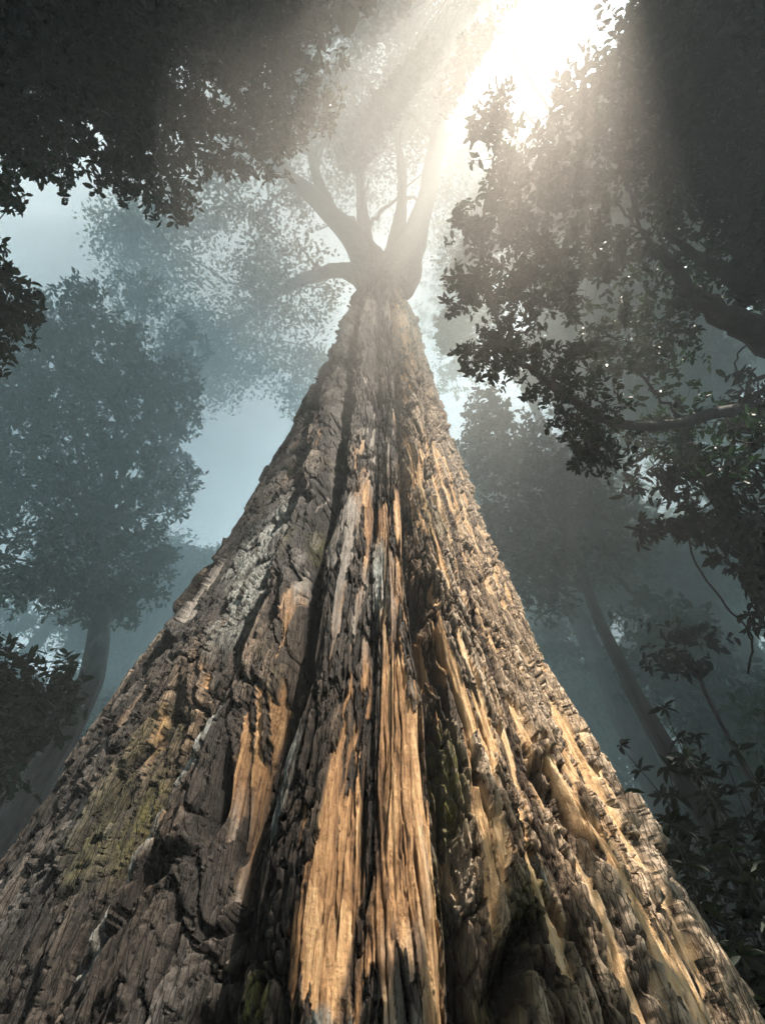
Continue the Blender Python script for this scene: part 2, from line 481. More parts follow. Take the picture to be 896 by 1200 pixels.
    sl = np.maximum(sl, sstep(.88, .9, q1) * sstep(.6, .8, r1) * bk)
    d = d + sl * sstep(.04, .4, e2) * (.05 + .08 * hgt)
    RF = R + d
    V = np.stack([RF * np.sin(TH), DC - RF * np.cos(TH), Z], 1)
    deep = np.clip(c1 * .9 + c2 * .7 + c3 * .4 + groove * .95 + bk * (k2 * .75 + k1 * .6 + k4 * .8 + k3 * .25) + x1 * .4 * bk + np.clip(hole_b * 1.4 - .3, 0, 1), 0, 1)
    tone = np.clip(.5 + (r1 - .5) * .5 + (r2 - .5) * .4 + (r3 - .5) * .25 + fbm(u / .2, w / .5, 97, 3) * .5 + (side - .55) * .72 - .3 * sstep(2.4, .3, Z) * (1 - .5 * side), 0, 1)  # besides plate variation, shade of the left flank and foot painted in
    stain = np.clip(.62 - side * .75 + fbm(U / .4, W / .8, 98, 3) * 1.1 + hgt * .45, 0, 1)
    moss = np.clip((moss_b * 1.1 + fbm(U / .25, W / .4, 99, 4) * .7 - .28 + groove * .25) * 2, 0, 1)
    lichen = np.clip((lich_b * 1.2 + fbm(U / .2, W / .6, 100, 4) * .6 - .42) * 2.5, 0, 1)
    nt_ = len(ths); nz = len(zs)
    i = np.arange(nz - 1)[:, None] * nt_; j = np.arange(nt_)[None, :]; j2 = (j + 1) % nt_
    Q = np.stack([i + j, i + j2, i + nt_ + j2, i + nt_ + j], -1).reshape(-1, 4)
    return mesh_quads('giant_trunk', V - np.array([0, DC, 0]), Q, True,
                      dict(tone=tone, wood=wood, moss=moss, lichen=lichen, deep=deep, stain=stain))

# ---------------------------------------------------------------- where the sun must come through
E1 = np.cross(SUN, [0, 0, 1.0]); E1 /= np.linalg.norm(E1); E2 = np.cross(SUN, E1)
def sun_gap(P, veil=1.0, trunk=1.0):
    """probability that a leaf spray at P stands in the open shaft through which the sun shines"""
    P = np.atleast_2d(P); Q = P - CAM
    dist = Q @ SUN
    off = Q - dist[:, None] * SUN
    # angle of the shadow it throws, as seen around the sun from the tripod
    pp = pix(CAM + 40 * SUN + off * 0.2)
    al = np.degrees(np.arctan2(pp[:, 1] - SUNPX[1], pp[:, 0] - SUNPX[0]))
    r = np.linalg.norm(off, axis=1)
    lit = sstep(85.3, 87, al) * (1 - sstep(140, 150, al))
    lit = lit * np.interp(al, [91, 92, 95.5, 96.5, 102, 103, 107, 108, 113, 114, 116, 117, 125, 126, 130, 131, 137, 138, 141, 142],
                          [1, .1, .1, 1, 1, .0, .0, 1, 1, .4, .4, 1, 1, .1, .1, 1, 1, .2, .2, 1])
    lit = np.where((r < 1.2) & (al > 85) & (al < 143), 1.0, lit)
    lit = lit * (1 - sstep(22, 28, r))
    # the sunlit part of the big trunk
    a = SUN[0] ** 2 + SUN[1] ** 2
    b = -2 * (P[:, 0] * SUN[0] + (P[:, 1] - DC) * SUN[1]); c = P[:, 0] ** 2 + (P[:, 1] - DC) ** 2 - 1.9 ** 2
    disc = b * b - 4 * a * c
    t = (-b - np.sqrt(np.maximum(disc, 0))) / (2 * a)
    t = np.where(t < 0, (-b - np.sqrt(np.maximum(disc, 0))) / (2 * a), t)
    z = P[:, 2] - t * SUN[2]
    hx = P[:, 0] - t * SUN[0]; hy = P[:, 1] - t * SUN[1]
    th = np.arctan2(hx, DC - hy)
    on = (disc > 0) & (t > 0) & (z > .2) & (z < 27)
    dap = perlin(th * 2.2 + 4, wz(z) / .45, 211)
    want = sstep(-.5, -.38, dap + np.interp(z, [0.2, 1.2, 2.5, 6, 10, 14, 18, 24], [-.5, -.1, .4, .45, .4, .3, .3, .6]) + .15 * np.clip(th, -1, 1))
    lit = np.where(on, want * trunk, lit * veil)
    return np.where(dist > 2.5, lit, 0)

# ---------------------------------------------------------------- leaves and crowns
def leaf_mesh(name, pos, axis, length, width, origin, curl=.18, sd=0):
    """many small leaves: 6 vertices each, folded along the midrib"""
    r = np.random.default_rng(sd)
    n = len(pos)
    a = axis / (np.linalg.norm(axis, axis=1)[:, None] + 1e-9)
    up = r.normal(0, .55, (n, 3)) + np.array([0, 0, 1.0])
    s = np.cross(a, up); s /= np.linalg.norm(s, axis=1)[:, None] + 1e-9
    nn = np.cross(s, a)
    L = length[:, None]; Wd = width[:, None]
    k = r.uniform(.05, .35, (n, 1))
    b = pos; tip = pos + a * L - nn * L * curl
    m1 = pos + a * L * .36; m2 = pos + a * L * .72 - nn * L * curl * .45
    V = np.stack([b, m1 + s * Wd * .48 + nn * Wd * k, m2 + s * Wd * .42 + nn * Wd * k, tip,
                  m2 - s * Wd * .42 + nn * Wd * k, m1 - s * Wd * .48 + nn * Wd * k], 1).reshape(-1, 3)
    o = np.arange(n)[:, None] * 6
    Q = np.concatenate([o + np.array([[0, 1, 2, 3]]), o + np.array([[0, 3, 4, 5]])])
    return mesh_quads(name, V - np.asarray(origin), Q)

def blob_points(b, n, r, gate, seed, gap=True):
    """points for leaf sprays inside one bough: b = (px, py, dist, rx, ry, depth m)"""
    if b[0] == 'w':
        c = np.array(b[1:4], float); x, y, d = np.eye(3); sx, sy, dep = b[4:7]
    else:
        px, py, dist, rx, ry, dep = b
        c = at(px, py, dist); d = ray(px, py)
        x = np.cross(d, UP); x /= np.linalg.norm(x); y = np.cross(x, d)
        sx = rx / F * dist; sy = ry / F * dist
    P = r.normal(0, 1, (n * 3, 3)); P /= np.linalg.norm(P, axis=1)[:, None]
    P *= (r.uniform(0, 1, (n * 3, 1)) ** .42)
    P = c + P[:, :1] * sx * x + P[:, 1:2] * sy * y + P[:, 2:] * dep * d
    sc = max(sx, sy) * .55
    g = noise3(P / sc, seed) * .38 + noise3(P / sc * 2.3, seed + 5) * .30 + noise3(P / sc * 6, seed + 9) * .32
    P = P[g > gate][:n]
    if gap and len(P):
        P = P[r.uniform(0, 1, len(P)) > sun_gap(P, *((1.0, 1.0) if gap is True else gap))]
    return c, P

def grow_tree(name, label, cat, base, trunk_pts, trunk_r, blobs, per_m2, leaf, mats, seed, group=None, gate=.42, leaves_per=7, droop=.25,
              twig_r=.006, gap=(0.0, 1.0), limb_r=None, spray=None, aspect=.42, extra_limbs=(), trunk_sides=14, trunk=True, attach=None, ref=None):
    r = np.random.default_rng(seed)
    base = np.asarray(base, float)
    root = thing(name, label, cat, base, group)
    tp = curve(trunk_pts, 40)
    tr = np.interp(np.linspace(0, 1, len(tp)), np.linspace(0, 1, len(trunk_r)), trunk_r)
    tr[-10:] *= np.linspace(1, .08, 10)
    if trunk:
        tb = Tubes(); tb.add(tp, tr, trunk_sides, .07)
        obj('trunk', tb.mesh('trunk', base), mats[0], root)
    allp, alla, alll = [], [], []
    spray = spray or leaf * 1.1
    for k, b in enumerate(blobs):
        area = (b[3] * b[4] / F / F * b[2] ** 2 if b[0] != 'w' else b[4] * b[5]) * math.pi
        fs = b[2] / ref if ref else 1.0
        n = int(area * per_m2 / fs ** 2)
        c, P = blob_points(b, n, r, gate, seed * 31 + k, gap)
        if len(P) == 0 or (b[0] == 'w' and sun_gap(c)[0] > .5): continue
        # limb from trunk to bough
        if extra_limbs:
            xp = np.concatenate([curve(l_, 24) for l_, _ in extra_limbs]); xd = np.linalg.norm(xp - c, axis=1)
        dd = np.linalg.norm(tp - c, axis=1) + np.abs(np.arange(len(tp)) - len(tp) * .75) * .02
        ai = int(np.argmin(dd)) if attach is None else min(len(tp) - 1, int(attach * len(tp)))
        ai = max(0, ai - int(len(tp) * .12)) if ai > len(tp) * .3 else ai
        a0 = tp[ai]
        lr = (limb_r or tr[ai] * .5) * fs
        if extra_limbs and xd.min() < np.linalg.norm(a0 - c):
            a0 = xp[xd.argmin()]
        tbb = Tubes()
        mid = (a0 + c) / 2 + np.array([0, 0, .10]) * np.linalg.norm(c - a0) + r.normal(0, .06, 3) * np.linalg.norm(c - a0)
        lp = curve([a0, mid, c], 14, .01)
        tbb.add(lp, np.linspace(lr, max(lr * .35, .012), len(lp)), 8, .06)
        # sub-branches: spread to a subset of sprays, twigs to the nearest point of a sub-branch
        nsub = int(np.clip(len(P) / 25, 3, 26))
        sub = P[r.choice(len(P), min(nsub, len(P)), replace=False)]
        nodes = [lp[len(lp) // 2:]]
        for q in sub:
            s0 = lp[r.integers(len(lp) // 2, len(lp))]
            md = (s0 + q) / 2 + r.normal(0, .10, 3) * np.linalg.norm(q - s0)
            sp = curve([s0, md, q], 8, .01)
            tbb.add(sp, np.linspace(max(lr * .3, .01), twig_r, len(sp)), 5)
            nodes.append(sp)
        N = np.concatenate(nodes)
        dirs = np.zeros_like(P)
        for i0 in range(0, len(P), 2000):
            q = P[i0:i0 + 2000]
            dm = ((q[:, None, :] - N[None]) ** 2).sum(-1)
            near = N[dm.argmin(1)]
            dirs[i0:i0 + 2000] = q - near
            for q1, n1 in zip(q, near):
                if r.uniform() < .6:
                    md = (q1 + n1) / 2 + r.normal(0, .08, 3) * np.linalg.norm(q1 - n1)
                    tbb.add(np.array([n1, md, q1]), [twig_r, twig_r * .8, twig_r * .5], 3)
        obj('branch', tbb.mesh('branch', base), mats[0], root)
        ax = dirs / (np.linalg.norm(dirs, axis=1)[:, None] + 1e-6) + r.normal(0, .35, dirs.shape) + np.array([0, 0, .15])
        ax /= np.linalg.norm(ax, axis=1)[:, None]
        m = leaves_per
        rad = r.normal(0, 1, (len(P), m, 3))
        rad -= (rad * ax[:, None]).sum(-1, keepdims=True) * ax[:, None]
        rad /= np.linalg.norm(rad, axis=-1, keepdims=True) + 1e-6
        la = ax[:, None] * r.uniform(-.1, .8, (len(P), m, 1)) + rad + np.array([0, 0, -droop])
        lp_ = P[:, None] - ax[:, None] * r.uniform(0, spray * fs, (len(P), m, 1)) + r.normal(0, spray * fs * .12, (len(P), m, 3))
        allp.append(lp_.reshape(-1, 3)); alla.append(la.reshape(-1, 3))
        alll.append(leaf * fs * r.uniform(.45, 1.3, len(P) * m))
    for lpts, lrs in extra_limbs:
        tbb = Tubes(); pth = curve(lpts, 24, .015)
        tbb.add(pth, np.interp(np.linspace(0, 1, len(pth)), np.linspace(0, 1, len(lrs)), lrs), 10, .08)
        obj('branch', tbb.mesh('branch', base), mats[0], root)
    pos = np.concatenate(allp); axs = np.concatenate(alla); ln = np.concatenate(alll)
    obj('crown', leaf_mesh('crown', pos, axs, ln, ln * aspect * r.uniform(.8, 1.2, len(ln)), base, sd=seed), mats[1], root)
    print(name, 'leaves', len(pos))
    return root

def ground_z(x, y):
    d = np.hypot(x, y - 1)
    return .35 * np.sin(x * .31 + 1) * np.sin(y * .27) * sstep(2, 9, d) + sstep(10, 70, d) * 9 + .12 * perlin(np.asarray(x) / 2.0, np.asarray(y) / 2.0, 5)

def gz(x, y):
    return float(ground_z(np.array([x]), np.array([y]))[0])

# ---- ground
def build_ground():
    k = np.linspace(-1, 1, 181); g = np.sign(k) * (np.abs(k) ** 2.6) * 400
    X, Y = np.meshgrid(g, g); Zg = ground_z(X.ravel(), Y.ravel())
    V = np.stack([X.ravel(), Y.ravel(), Zg], 1); n = len(g)
    i = np.arange(n - 1)[:, None] * n; j = np.arange(n - 1)[None]
    Q = np.stack([i + j, i + j + 1, i + n + j + 1, i + n + j], -1).reshape(-1, 4)
    m, nt, out = nmat('leaf_litter')
    v = texco(nt, (1, 1, 1)); n1 = noise(nt, v, 3.0, 8, .7); n2 = noise(nt, v, .4, 4)
    c = ramp(nt, n1, [(.3, (.012, .010, .007)), (.55, (.05, .035, .022)), (.75, (.10, .07, .04))])
    c = mix(nt, ramp(nt, n2, [(.45, (0, 0, 0)), (.6, (1, 1, 1))]), c, (.02, .03, .012))
    b = nt.nodes.new('ShaderNodeBsdfPrincipled'); b.inputs['Roughness'].default_value = .95
    nt.links.new(c, b.inputs['Base Color'])
    bp = nt.nodes.new('ShaderNodeBump'); bp.inputs['Distance'].default_value = .05
    nt.links.new(n1, bp.inputs['Height']); nt.links.new(bp.outputs[0], b.inputs['Normal'])
    nt.links.new(b.outputs[0], out.inputs[0])
    o = obj('ground', mesh_quads('ground', V, Q, True), m); o['kind'] = 'structure'
build_ground()

# ---- the giant tree
giant = thing('giant_tree', 'towering old tree with fluted flaking brown and orange bark', 'tree', (0, DC, 0))
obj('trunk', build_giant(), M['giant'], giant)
GB = np.array([0, DC, 0.0])
LIMBS = [  # (photo place, distance from tripod, radius)
    [(448, 345, 26, 1.15), (428, 300, 30, .95), (392, 255, 33, .62), (345, 212, 36, .50), (300, 180, 39, .34), (250, 150, 42, .2)],
    [(392, 255, 33, .5), (374, 215, 35.5, .36), (362, 170, 38, .28), (350, 120, 41, .16)],
    [(460, 340, 26, 1.2), (478, 295, 30, .95), (500, 232, 33, .62), (512, 170, 36, .55), (514, 110, 39, .46), (516, 62, 42, .40), (530, 0, 46, .25), (545, -50, 50, .15)],
    [(516, 62, 42, .32), (490, 30, 44, .25), (470, -20, 48, .15)],
    [(448, 350, 25, .9), (432, 300, 31, .55), (424, 240, 35, .38), (420, 160, 39, .26), (405, 70, 44, .15)],
    [(440, 340, 26, .8), (405, 318, 29, .50), (350, 330, 31.5, .36), (300, 362, 34, .25), (250, 400, 37, .14)],
    [(452, 330, 27, .7), (470, 250, 33, .4), (468, 180, 38, .28), (450, 90, 43, .15)],
]
for L in LIMBS:
    tb = Tubes(); p = curve([at(a, b, c) for a, b, c, _ in L], 40, .02)
    rr = np.interp(np.linspace(0, 1, len(p)), np.linspace(0, 1, len(L)), [q[3] * .78 for q in L])
    rr[-6:] *= np.linspace(1, .12, 6)
    tb.add(p, rr, 26, .15)
    for q in range(7):
        i0 = int(rng.integers(len(p) // 3, len(p) - 2)); tdir = p[i0 + 1] - p[i0]; tdir /= np.linalg.norm(tdir)
        sd = rng.normal(0, 1, 3); sd -= tdir * (sd @ tdir); sd /= np.linalg.norm(sd)
        ln_ = rng.uniform(2.5, 6)
        tb.add(curve([p[i0], p[i0] + (tdir * .5 + sd * .5) * ln_ * .5 + rng.normal(0, .25, 3), p[i0] + (tdir * .55 + sd * .8) * ln_ + rng.normal(0, .4, 3)], 12, .05), np.linspace(rr[i0] * .42, .03, 13), 7, .08)
    obj('branch', tb.mesh('branch', GB, tone=.55, stain=.5, wood=0, moss=0, lichen=.2, deep=0), M['giant'], giant)
crown_blobs = [(200, 290, 36, 75, 60, 3.5), (290, 250, 37, 70, 60, 4), (230, 400, 36, 80, 60, 4), (310, 400, 35, 70, 60, 4), (340, 330, 33, 60, 50, 3), (240, 445, 36, 45, 34, 3),
               (360, 140, 40, 70, 70, 4), (300, 120, 42, 60, 60, 4), (420, 80, 44, 70, 70, 4), (430, 190, 40, 50, 70, 4), (480, 60, 45, 70, 80, 4), (560, 60, 45, 50, 80, 4), (390, 20, 46, 70, 60, 4),
               (545, 180, 40, 40, 60, 3), (560, 370, 31, 30, 40, 3), (160, 280, 36, 40, 40, 3), (380, 440, 34, 40, 40, 3), (490, -40, 46, 80, 50, 4), (600, 20, 45, 40, 50, 3), (470, 140, 42, 40, 50, 3), (345, 465, 35, 26, 24, 3), (560, 300, 34, 40, 36, 3), (545, 240, 36, 40, 40, 3), (600, 230, 36, 44, 50, 3), (580, 110, 42, 40, 50, 3), (520, 110, 43, 40, 50, 3)]
def giant_crown():
    r = np.random.default_rng(5)
    allp, alla = [], []
    tb = Tubes()
    for k, b in enumerate(crown_blobs):
        area = b[3] * b[4] / F / F * b[2] ** 2 * math.pi
        c, P = blob_points(b, int(area * 5.6), r, .49, 900 + k, (.4, 1.0))
        if not len(P): continue
        for q in P[r.choice(len(P), min(10, len(P)), replace=False)]:
            tb.add(curve([c + (q - c) * .1, (c + q) / 2 + r.normal(0, .3, 3), q], 8), [.07, .06, .055, .05, .045, .04, .03, .025, .02][:9], 4)
        m = 16
        allp.append((P[:, None] + r.normal(0, .34, (len(P), m, 3))).reshape(-1, 3))
        alla.append(r.normal(0, 1, (len(P) * m, 3)) + [0, 0, -.2])
    pos = np.concatenate(allp); ax = np.concatenate(alla)
    ln = .27 * r.uniform(.6, 1.2, len(pos))
    print('giant crown leaves', len(pos))
    obj('crown', leaf_mesh('giant_crown', pos, ax, ln, ln * .5, GB, sd=3), M['leaf_far'], giant)
    obj('branch', tb.mesh('twigs', GB), M['limb'], giant)
giant_crown()

# ---- the other trees
def vtrunk(px, py, dist, top, r0, r1, lean=(0, 0), mids=None):
    """an upright trunk that passes photo place (px, py) at that distance"""
    P = at(px, py, dist); x, y = P[0], P[1]
    g = gz(x, y) - .2
    pts = [(x - lean[0] * .5, y - lean[1] * .5, g), (x, y, P[2]), (x + lean[0], y + lean[1], top)]
    return np.array([x, y, gz(x, y)]), pts

# near right broadleaf
b0 = np.array([6.6, 3.0, gz(6.6, 3.0)])
tpts = [(6.6, 3.0, b0[2] - .2), (6.2, 2.6, 2.5), (5.6, 2.0, 4.6), (4.6, .9, 6.6), (3.8, -.2, 7.8)]
rb = []
R_ = np.random.default_rng(3)
for px, py, d, rx, ry, dep in [(580, 175, 5, 28, 55, .3), (556, 262, 5, 36, 32, .3), (560, 340, 4.0, 46, 36, .3), (590, 415, 3.4, 60, 40, .3), (620, 330, 4.0, 45, 50, .35), (650, 440, 3.4, 50, 40, .3), (610, 250, 4.4, 26, 40, .3), (640, 225, 5.2, 40, 60, .4), (690, 205, 6, 50, 70, .5), (700, 320, 5.6, 62, 60, .5), (690, 125, 6.5, 36, 44, .5), (735, 80, 7, 40, 56, .6), (720, 405, 5, 56, 40, .4), (655, 330, 4.8, 30, 50, .4),
                                (790, 130, 7, 50, 80, .8), (790, 270, 6.4, 50, 80, .7), (760, 400, 5.8, 66, 60, .5), (690, 480, 3.5, 50, 44, .3), (850, 60, 7, 70, 80, .8), (850, 200, 6.6, 70, 80, .8), (855, 310, 6.4, 60, 56, .7),
                                (900, 130, 6.6, 60, 90, .8), (780, 490, 5.8, 60, 44, .5), (860, 520, 5.6, 60, 42, .5), (700, 530, 3.5, 45, 30, .3), (925, 260, 6.4, 50, 90, .8), (810, -30, 8, 60, 60, .9), (900, -60, 7.6, 80, 70, .9), (980, 60, 7, 70, 120, .9)]:
    rb.append((px, py, d, rx, ry, dep))
near_right = grow_tree('broadleaf_tree', 'dark leafy tree with thick limbs reaching in from the right edge', 'tree', b0, tpts, [.3, .26, .2, .14, .07], rb, 300, .07,
          (M['dark_bark'], M['leaf_dark']), 11, gate=.455, leaves_per=8, limb_r=.011, gap=(.1, .55), twig_r=.003, ref=5.0,
          extra_limbs=[([at(960, 440, 5.8), at(896, 398, 5.8), at(840, 365, 5.8), at(790, 320, 5.9), at(750, 270, 6.1)], [.19, .13, .10, .06, .02]),
                       ([at(860, 480, 5.4), at(770, 500, 4.2), at(700, 485, 3.6), at(650, 450, 3.4), at(600, 415, 3.4), at(575, 350, 3.9), at(566, 270, 4.9), at(582, 180, 5.0), at(585, 135, 5.1)], [.05, .035, .026, .02, .016, .013, .012, .008, .004]),
                       ([at(960, 300, 6), at(890, 335, 5.9), at(840, 318, 6), at(780, 270, 6.2)], [.11, .07, .06, .02])])

# taller tree behind it, veiled by the shaft of light
b4, _ = vtrunk(905, 620, 24, 20, .5, .2)
grow_tree('forest_tree', 'tall leafy tree behind the near right boughs, veiled by the warm shaft of light', 'tree', b4,
          [(b4[0], b4[1], b4[2] - .2), (b4[0], b4[1], 8), tuple(at(800, 420, 24)), tuple(at(730, 260, 25))], [.5, .42, .3, .15],
          [(650, 190, 24, 50, 60, 2), (612, 130, 27, 44, 46, 2), (565, 110, 31, 40, 50, 2), (592, 235, 25, 40, 50, 2), (548, 185, 31, 38, 56, 2), (540, 300, 28, 30, 42, 2), (528, 385, 27, 22, 30, 1.5), (600, 60, 31, 34, 34, 2), (700, 130, 25, 60, 60, 2), (740, 80, 26, 40, 40, 2), (690, 260, 24, 70, 60, 2), (650, 300, 23.5, 50, 60, 2), (760, 200, 25, 70, 80, 2), (700, 370, 23.5, 70, 60, 2), (780, 330, 24, 70, 70, 2), (640, 420, 23, 45, 45, 1.6), (720, 470, 23, 70, 60, 2), (800, 450, 23, 60, 60, 2), (830, 90, 26, 70, 80, 2)],
          44, .25, (M['grey_bark'], M['leaf_mid']), 14, gate=.44, leaves_per=9, limb_r=.1, twig_r=.012, spray=.35, gap=(.12, 1.0))

b5, _ = vtrunk(620, 520, 44, 30, .5, .2)
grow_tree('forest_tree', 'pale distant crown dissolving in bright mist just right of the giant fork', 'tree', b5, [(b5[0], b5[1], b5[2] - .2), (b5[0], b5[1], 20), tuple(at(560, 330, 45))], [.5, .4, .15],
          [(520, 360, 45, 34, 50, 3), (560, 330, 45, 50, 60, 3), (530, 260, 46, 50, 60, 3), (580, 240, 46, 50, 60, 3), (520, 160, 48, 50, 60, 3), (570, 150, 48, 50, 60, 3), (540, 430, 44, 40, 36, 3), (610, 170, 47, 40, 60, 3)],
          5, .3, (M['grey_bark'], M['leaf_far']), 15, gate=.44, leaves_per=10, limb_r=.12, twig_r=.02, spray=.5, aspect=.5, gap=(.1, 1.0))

# near left canopy
lb = [(60, 40, 11, 80, 70, 1.2), (160, 60, 11, 80, 80, 1.2), (250, 60, 11.5, 70, 80, 1.2), (330, 60, 12, 60, 80, 1.2), (350, 130, 12, 45, 40, 1), (60, 130, 10.5, 80, 60, 1), (160, 160, 10.5, 70, 50, 1), (250, 150, 11, 70, 45, 1),
      (185, 215, 10.3, 50, 35, .8), (60, 185, 10, 50, 35, .7), (300, 170, 11.5, 40, 35, .8), (100, -60, 12, 150, 80, 1.5), (280, -50, 12.5, 110, 70, 1.5), (-60, 60, 11, 70, 110, 1.4), (20, 170, 10, 24, 18, .6)]
b1 = np.array([-9.5, -1.5, gz(-9.5, -1.5)])
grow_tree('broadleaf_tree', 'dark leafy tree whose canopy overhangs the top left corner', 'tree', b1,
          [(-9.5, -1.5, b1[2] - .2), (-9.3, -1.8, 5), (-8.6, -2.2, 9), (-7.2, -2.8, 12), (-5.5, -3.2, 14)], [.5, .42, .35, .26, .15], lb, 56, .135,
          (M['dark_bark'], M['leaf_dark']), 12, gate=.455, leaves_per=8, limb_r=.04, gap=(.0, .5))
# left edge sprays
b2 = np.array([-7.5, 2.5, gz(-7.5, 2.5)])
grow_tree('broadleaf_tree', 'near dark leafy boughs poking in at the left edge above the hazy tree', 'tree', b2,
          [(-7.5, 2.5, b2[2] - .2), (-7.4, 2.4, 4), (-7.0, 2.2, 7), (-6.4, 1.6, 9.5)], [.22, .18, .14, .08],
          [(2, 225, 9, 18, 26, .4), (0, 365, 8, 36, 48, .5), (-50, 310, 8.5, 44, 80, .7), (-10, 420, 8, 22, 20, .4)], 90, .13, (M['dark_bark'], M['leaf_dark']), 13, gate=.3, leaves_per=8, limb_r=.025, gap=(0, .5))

# hazy trees on the left
bt, tp_ = vtrunk(70, 870, 14, 15.5, .5, .2, (-.2, .3)); tp_ = tp_[:2] + [tuple(at(112, 770, 15.5)), tuple(at(118, 680, 17)), tuple(at(105, 600, 18.5))]
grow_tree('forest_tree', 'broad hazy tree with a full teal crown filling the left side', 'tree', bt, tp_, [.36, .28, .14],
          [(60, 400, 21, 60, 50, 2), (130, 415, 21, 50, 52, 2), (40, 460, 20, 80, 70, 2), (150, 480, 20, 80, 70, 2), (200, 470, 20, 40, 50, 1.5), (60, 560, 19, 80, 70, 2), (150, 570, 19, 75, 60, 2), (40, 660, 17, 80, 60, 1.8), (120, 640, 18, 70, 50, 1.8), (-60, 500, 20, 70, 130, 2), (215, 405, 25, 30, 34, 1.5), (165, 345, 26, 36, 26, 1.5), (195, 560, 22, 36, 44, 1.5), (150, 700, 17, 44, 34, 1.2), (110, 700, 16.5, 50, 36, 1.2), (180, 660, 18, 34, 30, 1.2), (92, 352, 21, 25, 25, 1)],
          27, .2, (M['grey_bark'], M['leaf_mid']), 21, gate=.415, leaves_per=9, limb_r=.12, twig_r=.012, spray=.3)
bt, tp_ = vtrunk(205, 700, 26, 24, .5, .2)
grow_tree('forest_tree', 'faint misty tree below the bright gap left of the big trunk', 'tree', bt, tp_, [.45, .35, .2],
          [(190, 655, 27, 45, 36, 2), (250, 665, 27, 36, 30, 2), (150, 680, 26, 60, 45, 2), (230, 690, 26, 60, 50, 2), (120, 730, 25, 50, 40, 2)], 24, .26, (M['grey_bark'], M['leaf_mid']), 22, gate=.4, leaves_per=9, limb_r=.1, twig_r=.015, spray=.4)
bt, tp_ = vtrunk(20, 900, 8.5, 6.9, .12, .05, (.1, .1))
grow_tree('understory_tree', 'small dark leafy understory tree low at the left edge', 'tree', bt, tp_, [.12, .1, .05],
          [(40, 800, 9, 40, 35, .6), (20, 850, 8.5, 45, 35, .6), (70, 830, 9.3, 22, 25, .5), (-40, 800, 9, 50, 60, .7), (10, 910, 8, 26, 25, .5)], 70, .16, (M['dark_bark'], M['leaf_dark']), 23, gate=.36, leaves_per=8, limb_r=.03)

# hazy trees on the right
bt, tp_ = vtrunk(735, 800, 11, 16, .3, .1, (-.8, .2))
grow_tree('forest_tree', 'slender dark curving tree in mist beyond the right flank of the trunk', 'tree', bt,
          [tp_[0], tuple(at(770, 860, 10.2)), tuple(at(735, 795, 11)), tuple(at(698, 720, 12.2)), tuple(at(682, 670, 13.2)), tuple(at(655, 600, 15)), tuple(at(620, 540, 16.5))], [.17, .15, .13, .115, .10, .07, .04],
          [(590, 530, 17, 60, 50, 1.6), (620, 600, 16, 70, 60, 1.6), (590, 650, 16, 60, 60, 1.6), (660, 560, 15.5, 50, 50, 1.3), (640, 680, 14, 40, 50, 1.2), (700, 610, 15, 40, 50, 1.2), (570, 490, 18, 30, 40, 1.2)],
          55, .18, (M['dark_bark'], M['leaf_dark']), 31, gate=.37, leaves_per=8, limb_r=.06, twig_r=.01)
bt, tp_ = vtrunk(712, 800, 16, 22, .42, .2)
grow_tree('forest_tree', 'pale thick misty trunk just behind the slender dark one', 'tree', bt, tp_, [.36, .3, .18],
          [(740, 640, 20, 50, 50, 1.6), (700, 690, 19, 40, 40, 1.4), (790, 660, 20, 50, 40, 1.5), (760, 700, 20, 40, 30, 1.3)], 26, .24, (M['grey_bark'], M['leaf_mid']), 32, gate=.42, leaves_per=9, limb_r=.08, twig_r=.014, spray=.35)
for k, (px, py, d, lab) in enumerate([(838, 760, 19, 'thin misty tree at far right, left one of a close pair'), (868, 770, 18, 'thin misty tree at far right, right one of a close pair')]):
    bt, tp_ = vtrunk(px, py, d, 21, .2, .1, (.5 * k - .3, .3))
    grow_tree('forest_tree', lab, 'tree', bt, tp_, [.26, .22, .12], [(px - 30, py - 110, d + 3, 60, 40, 1.5), (px + 40, py - 160, d + 3, 60, 50, 1.5)], 22, .25, (M['grey_bark'], M['leaf_mid']), 33 + k, gate=.42, leaves_per=9, limb_r=.07, twig_r=.013, spray=.35)
# right edge near boughs
b3 = np.array([7.2, 4.6, gz(7.2, 4.6)])
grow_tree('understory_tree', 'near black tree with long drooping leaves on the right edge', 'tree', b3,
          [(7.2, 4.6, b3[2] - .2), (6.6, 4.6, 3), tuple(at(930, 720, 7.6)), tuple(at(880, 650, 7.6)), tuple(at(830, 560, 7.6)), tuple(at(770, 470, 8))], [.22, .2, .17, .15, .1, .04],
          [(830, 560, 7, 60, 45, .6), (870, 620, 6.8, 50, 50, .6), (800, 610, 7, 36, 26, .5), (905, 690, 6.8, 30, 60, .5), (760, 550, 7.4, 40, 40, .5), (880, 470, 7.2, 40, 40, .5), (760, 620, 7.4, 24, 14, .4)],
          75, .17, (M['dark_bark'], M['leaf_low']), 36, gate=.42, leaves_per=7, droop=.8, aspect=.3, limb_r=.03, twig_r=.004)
bt, tp_ = vtrunk(790, 840, 9.5, 7.5, .06, .03)
grow_tree('understory_tree', 'spindly sapling with a small leafy head in the misty clearing', 'tree', bt, [tp_[0], tuple(at(848, 855, 9)), tuple(at(822, 800, 9.4)), tuple(at(800, 770, 9.7))], [.035, .03, .025, .015],
          [(800, 745, 9.8, 48, 20, .5), (772, 775, 9.6, 34, 17, .4), (820, 778, 9.6, 30, 14, .4)], 34, .15, (M['dark_bark'], M['leaf_low']), 37, gate=.5, limb_r=.012, twig_r=.004)

